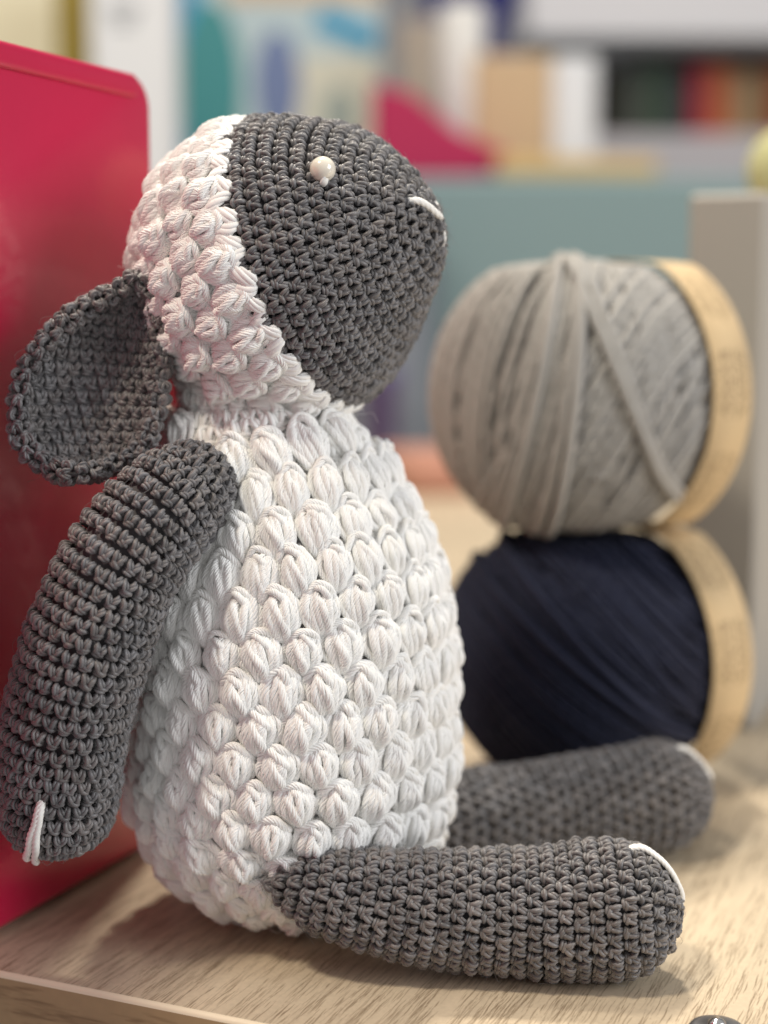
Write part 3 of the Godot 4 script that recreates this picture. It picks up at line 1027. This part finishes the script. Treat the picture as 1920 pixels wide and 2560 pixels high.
func yarn_ball(called: String, label: String, at: Vector3, R: float, L: float, ax: Vector3, key: String, tone: Color, yr: float, groups: Array, loose: Array, sd: int):
	var t := thing(called, label, "yarn ball", at - Vector3(0, R * 0.93, 0), "balls of yarn on the table")
	var o := Vector3(0, R * 0.93, 0)
	var mat := plain(key, tone, 0.75, 0.3)
	mat.rim_enabled = true
	mat.rim = 0.3
	rng.seed = sd
	var squash := func(d: Vector3) -> Vector3:
		# from a point of the unit ball to the barrel: a little shorter along the axis, fuller at the shoulders
		var z := d.dot(ax)
		var flat := d - ax * z
		var k: float = pow(pow(absf(z), 3.0) + pow(flat.length(), 3.0), -1.0 / 3.0)
		var v: Vector3 = (flat * R + ax * z * L * (1.0 if z > 0.0 else 1.3)) * (0.68 + 0.32 * k)
		# soft balls flatten where they lie on the table or on each other
		var lim := 0.86 * R
		if absf(v.y) > lim: v.y = signf(v.y) * (lim + (absf(v.y) - lim) * 0.35)
		return v
	var st := begin()
	var b := add_blob(st, 0, Vector3.ZERO, Vector3.ONE, 40, 24)
	var core := done(st)
	var c := part("core", core, mat, t)
	var q := Quaternion(Vector3.UP, ax)
	c.transform = Transform3D(Basis(q).scaled_local(Vector3(R * 0.91, L * 0.93, R * 0.91)), o)
	st = begin()
	b = 0
	for gset in groups:
		var m: Vector3 = gset[0].normalized()
		if gset.size() == 3:
			# a fan of great circles through two poles: [pole, how many, scale]
			var m0 := m.cross(Vector3(0.2, 0.1, 0.97)).normalized()
			for k in gset[1]:
				var mm := (m0.rotated(m, PI * (k + 0.5) / gset[1]) + jit(0.05)).normalized()
				b = small_circle(st, b, mm, rng.randf_range(-0.05, 0.05), gset[2] - rng.randf_range(0.0, 0.010), R, squash, o, yr, 52)
			continue
		var e1 := m.cross(Vector3(0.12, 0.3, 0.95)).normalized()
		for k in gset[1]:
			var f: float = lerpf(gset[2], gset[3], (k + 0.5) / gset[1])
			var mm := (m + jit(0.025)).normalized()
			b = small_circle(st, b, mm, f, gset[4] - rng.randf_range(0.0, 0.010), R, squash, o, yr, 52)
	var wound := part("wound_strands", done(st), mat, t)
	wound.set_meta("kind", "stuff")
	for l in loose:
		st = begin()
		small_circle(st, 0, l[0].normalized(), l[1] / R, l[2], R, squash, o, yr * 1.15, 72)
		part("loose_strand", done(st), mat, t)
	# the paper band round the far end
	var st2 := begin()
	var n := 72
	var ex := ax.cross(Vector3.UP).normalized()
	var ey := ex.cross(ax)
	var br := R * 1.02
	var prof := [[-0.47, 0.0], [-0.475, 0.0004], [-0.90, 0.0004], [-0.905, 0.0], [-0.90, -0.0002], [-0.475, -0.0002], [-0.47, 0.0]]
	for i in prof.size() - 1:
		for j in n:
			for k in [[i, j], [i, j + 1], [i + 1, j], [i, j + 1], [i + 1, j + 1], [i + 1, j]]:
				var pr: Array = prof[k[0]]
				var a: float = TAU * (int(k[1]) % n) / n
				var rr: float = br + pr[1] - 0.0002
				st2.set_uv(Vector2(float(k[1]) / n * 3.0, (-pr[0] - 0.47) / 0.435))
				var v: Vector3 = ax * pr[0] * L * 1.0 + (ex * cos(a) + ey * sin(a)) * rr
				if absf(v.y) > 0.9 * R: v.y = signf(v.y) * (0.9 * R + (absf(v.y) - 0.9 * R) * 0.3)
				st2.add_vertex(o + v)
	part("paper_band", done(st2), kraft(), t)
	rng.seed = 99

func small_circle(st: SurfaceTool, b: int, m: Vector3, f: float, scale: float, R: float, squash: Callable, o: Vector3, yr: float, seg: int) -> int:
	var e1 := m.cross(Vector3(0.31, 0.2, 0.93)).normalized()
	var e2 := m.cross(e1)
	var r := sqrt(maxf(0.05, 1.0 - f * f))
	var p: Array = []
	var ph := rng.randf() * TAU
	for k in seg + 1:
		var a := TAU * k / seg + ph
		var d := (m * f + (e1 * cos(a) + e2 * sin(a)) * r).normalized()
		p.append(o + squash.call(d) * scale)
	return add_tube(st, b, p, yr, 3, 2, 16.0, seg, 0.0, 0.06, true)

func kraft() -> StandardMaterial3D:
	if mats.has("kraft"): return mats.kraft
	var w := 512
	var h := 128
	var im := Image.create(w, h, false, Image.FORMAT_RGB8)
	im.fill(Color(0.80, 0.70, 0.54))
	var r := RandomNumberGenerator.new()
	r.seed = 3
	for k in 5000:
		var x := r.randi_range(0, w - 4)
		var y := r.randi_range(0, h - 1)
		var s := r.randf_range(-0.03, 0.03)
		im.fill_rect(Rect2i(x, y, r.randi_range(1, 4), 1), Color(0.80 + s, 0.70 + s, 0.54 + s))
	# print too small and too blurred to read: short grey-brown marks in lines
	for line in [22, 34, 46, 58, 78, 92, 104]:
		var x := 20 + r.randi_range(0, 30)
		while x < w - 40:
			var l := r.randi_range(5, 20)
			if fmod(x, 170.0) < 110.0:
				im.fill_rect(Rect2i(x, line, l, 5), Color(0.44, 0.35, 0.24))
			x += l + r.randi_range(4, 9)
	var m := StandardMaterial3D.new()
	m.resource_name = "kraft_paper"
	m.albedo_texture = ImageTexture.create_from_image(im)
	m.roughness = 0.75
	mats["kraft"] = m
	return m

# ==================================================================== far goods, out of focus
func box_thing(called: String, label: String, category: String, c: Vector3, size: Vector3, tone: Color, turn := 0.0, bevel := 0.003, rough := 0.6) -> Node3D:
	# c is the middle of the base
	var t := thing(called, label, category, c)
	t.rotation_degrees.y = turn
	part("body", box_mesh(size, bevel, Vector3(0, size.y * 0.5, 0)), plain("tone_" + str(tone.to_html(false)) + str(rough), tone, rough), t)
	return t

func ball_thing(called: String, label: String, category: String, c: Vector3, r: float, tone: Color) -> Node3D:
	var t := thing(called, label, category, c - Vector3(0, r, 0))
	var st := begin()
	var b := 0
	for k in 34:
		var m := jit(1.0).normalized()
		var p: Array = []
		var e1 := m.cross(Vector3(0.31, 0.2, 0.93)).normalized()
		var e2 := m.cross(e1)
		for q in 33: p.append(Vector3(0, r, 0) + (e1 * cos(TAU * q / 32.0) + e2 * sin(TAU * q / 32.0)) * r * 0.9)
		b = add_tube(st, b, p, r * 0.1, 3, 2, 6.0, 32, 0.0, 0.12, true)
	add_blob(st, b, Vector3(0, r, 0), Vector3.ONE * r * 0.9, 20, 12)
	part("body", done(st), plain("ball_" + tone.to_html(false), tone, 0.8), t)
	return t

func oval(called: String, c: Vector3, rx: float, ry: float, tone: Color, parent: Node3D):
	# flat print on the front of a bag: a disc half a millimetre thick
	var st := begin()
	add_blob(st, 0, c, Vector3(rx, ry, 0.0005), 40, 12)
	part(called, done(st), plain("print_" + tone.to_html(false), tone, 0.6), parent)

func prism(pts: Array, depth: float) -> ArrayMesh:
	# an outline in x and y drawn out along -z, its edges softened
	var poly := PackedVector2Array(pts)
	var mid := Vector2.ZERO
	for p in poly: mid += p / poly.size()
	var inner := PackedVector2Array()
	for p in poly: inner.append(p + (mid - p).normalized() * 0.006)
	var st := begin()
	st.set_smooth_group(-1)
	for f in [[inner, 0.0, -1], [inner, -depth, 1]]:
		var idx := Geometry2D.triangulate_polygon(f[0])
		for k in range(0, idx.size(), 3):
			var o := [idx[k], idx[k + 1], idx[k + 2]]
			var a: Vector2 = f[0][o[0]]
			var b: Vector2 = f[0][o[1]]
			var c: Vector2 = f[0][o[2]]
			if ((b - a).cross(c - a) > 0.0) == (f[2] < 0): o.reverse()
			for q in o: st.add_vertex(Vector3(f[0][q].x, f[0][q].y, f[1]))
	if true:
		var off := 0
		var n := poly.size()
		var rings := [[0.0, true], [-0.006, false], [-depth + 0.006, false], [-depth, true]]
		for i in 3:
			for j in n:
				var q: Array = []
				for e in [[i, j], [i, (j + 1) % n], [i + 1, (j + 1) % n], [i + 1, j]]:
					var v: Vector2 = inner[(e[1] + off) % n] if rings[e[0]][1] else poly[e[1]]
					q.append(Vector3(v.x, v.y, rings[e[0]][0]))
				var out := Vector3(q[0].x + q[1].x - 2.0 * mid.x, q[0].y + q[1].y - 2.0 * mid.y, 0)
				var turn: bool = (q[1] - q[0]).cross(q[2] - q[0]).dot(out) > 0.0
				for k in ([0, 2, 1, 0, 3, 2] if turn else [0, 1, 2, 0, 2, 3]): st.add_vertex(q[k])
	return done(st)

func hue(r: int, g: int, b: int) -> Color:
	# colours of the far goods as read off the photograph, brought down to what the things themselves have
	return Color(r / 255.0 * 0.88, g / 255.0 * 0.88, b / 255.0 * 0.88)

func make_background():
	var wall := part("back_wall", box_mesh(Vector3(9, 5, 0.1), 0.005, Vector3(0.5, 0.6, -3.3)), plain("wall_paint", hue(190, 188, 190), 0.9), self)
	wall.set_meta("kind", "structure")
	box_thing("packet", "cream paper packet at the top left behind the red box", "packet", Vector3(-0.4117, 0.0000, -1.8525), Vector3(0.0977, 0.5163, 0.0500), hue(238, 228, 196))
	box_thing("carton", "dark crimson carton glimpsed between the sheep's ear and neck", "carton", Vector3(-0.0790, 0.0, -0.6300), Vector3(0.0240, 0.1500, 0.06), Color(0.42, 0.05, 0.10))
	box_thing("packet", "narrow olive yellow packet beside the white carton", "packet", Vector3(-0.3306, 0.0000, -1.7575), Vector3(0.0388, 0.4965, 0.0500), hue(150, 128, 38))
	var t := box_thing("carton", "white carton with a grey printed mark behind the red box", "carton", Vector3(-0.2582, 0.0000, -1.6910), Vector3(0.0868, 0.4808, 0.0600), hue(228, 230, 233))
	for k in 3: part("print", box_mesh(Vector3(0.036 - 0.008 * k, 0.0042, 0.0006), 0.0001, Vector3(-0.008, 0.4517 - 0.0086 * k, 0.0302)), plain("print_grey", hue(130, 134, 140)), t)
	t = box_thing("printed_bag", "pale blue bag printed with teal and slate ovals behind the sheep's head", "bag", Vector3(-0.1303, 0.0000, -1.9665), Vector3(0.2559, 0.5406, 0.0700), hue(184, 202, 208))
	part("print", box_mesh(Vector3(0.0380, 0.5234, 0.0006), 0.0001, Vector3(-0.1074, 0.2717, 0.0353)), plain("print_blue", hue(62, 150, 190)), t)
	part("print", box_mesh(Vector3(0.1102, 0.4360, 0.0006), 0.0001, Vector3(0.0703, 0.2280, 0.0353)), plain("print_cream", hue(214, 212, 196)), t)
	part("print", box_mesh(Vector3(0.1862, 0.0304, 0.0006), 0.0001, Vector3(0.0342, 0.5239, 0.0353)), plain("print_tan", hue(206, 180, 148)), t)
	part("print", box_mesh(Vector3(0.076, 0.0266, 0.0006), 0.0001, Vector3.ZERO, Transform3D(Basis(Vector3.BACK, -0.42), Vector3(0.0864, 0.4764, 0.0360))), plain("print_turquoise", hue(40, 150, 192)), t)
	oval("print_oval", Vector3(-0.0760, 0.4099, 0.0356), 0.0371, 0.1003, hue(66, 142, 146), t)
	oval("print_oval", Vector3(0.0029, 0.4137, 0.0356), 0.0273, 0.0627, hue(112, 128, 168), t)
	oval("print_oval", Vector3(0.0770, 0.3776, 0.0362), 0.0218, 0.0334, hue(160, 170, 164), t)
	# the table's far end: a big box with goods and a shelf on it
	box_thing("storage_box", "large teal grey storage box behind the balls of yarn", "storage box", Vector3(0.4475, 0.0, -2.12), Vector3(0.895, 0.2816, 0.94), hue(128, 152, 156), 0.0, 0.006)
	box_thing("carton", "slate grey carton in front of the teal storage box", "carton", Vector3(0.0070, 0.0, -1.56), Vector3(0.0800, 0.2350, 0.10), hue(132, 140, 152), -10.0, 0.006)
	box_thing("tray", "tan wooden tray lying along the top of the teal storage box", "tray", Vector3(0.1978, 0.2820, -1.71), Vector3(0.1731, 0.0210, 0.07), hue(206, 176, 118), 9.0)
	t = box_thing("carton", "beige carton with its window-lit end painted white on the teal storage box", "carton", Vector3(0.1410, 0.2820, -1.82), Vector3(0.0860, 0.1400, 0.10), hue(200, 174, 140))
	part("lit_end", box_mesh(Vector3(0.050, 0.138, 0.098), 0.004, Vector3(0.0682, 0.0692, 0.002)), plain("lit_card", hue(226, 230, 236)), t)  # stands for the window-lit side: the light is painted in as white
	t = thing("paper_roll", "upright white paper roll beside the beige carton", "paper roll", Vector3(0.0868, 0.2820, -1.80))
	part("roll", lathe([[0.0, 0.195], [0.006, 0.195], [0.0075, 0.1965], [0.0245, 0.1965], [0.0262, 0.194], [0.0262, 0.002], [0.0245, 0.0], [0.0, 0.0]], 36), plain("roll_paper", hue(222, 222, 220), 0.8), t)
	box_thing("carton", "pale taupe carton left of the white paper roll", "carton", Vector3(0.0440, 0.2820, -2.05), Vector3(0.0540, 0.2181, 0.10), hue(178, 164, 150))
	box_thing("carton", "tall navy carton behind the white paper roll", "carton", Vector3(0.1490, 0.2820, -2.52), Vector3(0.1700, 0.4000, 0.10), hue(18, 26, 112))
	t = thing("fabric_bundle", "crimson fabric bundle with a sloping top on the teal storage box", "fabric", Vector3(0.0, 0.2820, -1.68))
	part("cloth", prism([Vector2(-0.014, 0.0), Vector2(0.10, 0.0), Vector2(0.132, 0.012), Vector2(0.126, 0.028), Vector2(0.075, 0.050), Vector2(0.028, 0.088), Vector2(-0.012, 0.098)], 0.09), plain("crimson_cloth", hue(176, 40, 84), 0.8), t)
	# a low shelf standing on the box
	t = thing("shelf", "white shelf with a brown back above the teal storage box", "shelf", Vector3(0.55, 0.2820, -2.22))
	part("base_board", box_mesh(Vector3(0.65, 0.082, 0.42), 0.003, Vector3(0, 0.041, 0)), plain("lilac_board", hue(186, 180, 184)), t)
	part("back_panel", box_mesh(Vector3(0.646, 0.115, 0.012), 0.001, Vector3(0, 0.1395, -0.10)), plain("brown_board", hue(120, 92, 64)), t)
	part("upper_board", box_mesh(Vector3(0.745, 0.080, 0.42), 0.003, Vector3(0, 0.2372, 0.01)), plain("white_board", hue(218, 217, 222)), t)
	part("side_panel", box_mesh(Vector3(0.016, 0.115, 0.30), 0.001, Vector3(0.31, 0.1395, 0.06)), plain("brown_board", hue(120, 92, 64)), t)
	var x := 0.305
	for b in [[0.033, 0.090, hue(76, 80, 70), "dark grey green"], [0.030, 0.098, hue(66, 86, 68), "dark green"], [0.028, 0.082, hue(60, 62, 64), "charcoal"], [0.023, 0.095, hue(178, 38, 60), "crimson"], [0.035, 0.093, hue(198, 110, 66), "orange"], [0.030, 0.086, hue(168, 148, 110), "tan"], [0.046, 0.093, hue(150, 84, 42), "rust brown"], [0.042, 0.086, hue(128, 102, 64), "olive brown"]]:
		box_thing("book", "%s book standing on the white shelf" % b[3], "book", Vector3(x + b[0] * 0.5, 0.3642, -2.14), Vector3(b[0] - 0.001, b[1], 0.10), b[2], 0.0, 0.001)
		x += b[0]
	# things on the table behind the balls of yarn
	t = thing("flower_pot", "small purple pot standing behind the sheep's chest", "pot", Vector3(-0.0036, 0.0, -1.45))
	part("pot", lathe([[0.0, 0.086], [0.017, 0.086], [0.0185, 0.090], [0.0205, 0.090], [0.0205, 0.078], [0.0185, 0.076], [0.0145, 0.0], [0.0, 0.0]], 36), plain("purple_glaze", hue(96, 84, 128), 0.4), t)
	box_thing("folded_cloth", "folded salmon cloth on the table beside the purple pot", "cloth", Vector3(0.040, 0.0, -1.28), Vector3(0.07, 0.030, 0.12), hue(206, 150, 128), 12.0, 0.006, 0.85)
	t = thing("divider_board", "upright grey white board at the right of the yarn balls", "board", Vector3(0.1138, 0.0, -0.5300))
	t.rotation_degrees.y = -YAW
	part("board", box_mesh(Vector3(0.026, 0.1815, 0.42), 0.0015, Vector3(0, 0.09075, -0.21)), plain("board_white", hue(190, 184, 174), 0.6), t)
	ball_thing("pompom", "pale yellow wool ball on top of the grey white board", "wool ball", Vector3(0.1650, 0.1995, -0.6500), 0.0180, hue(226, 224, 168))
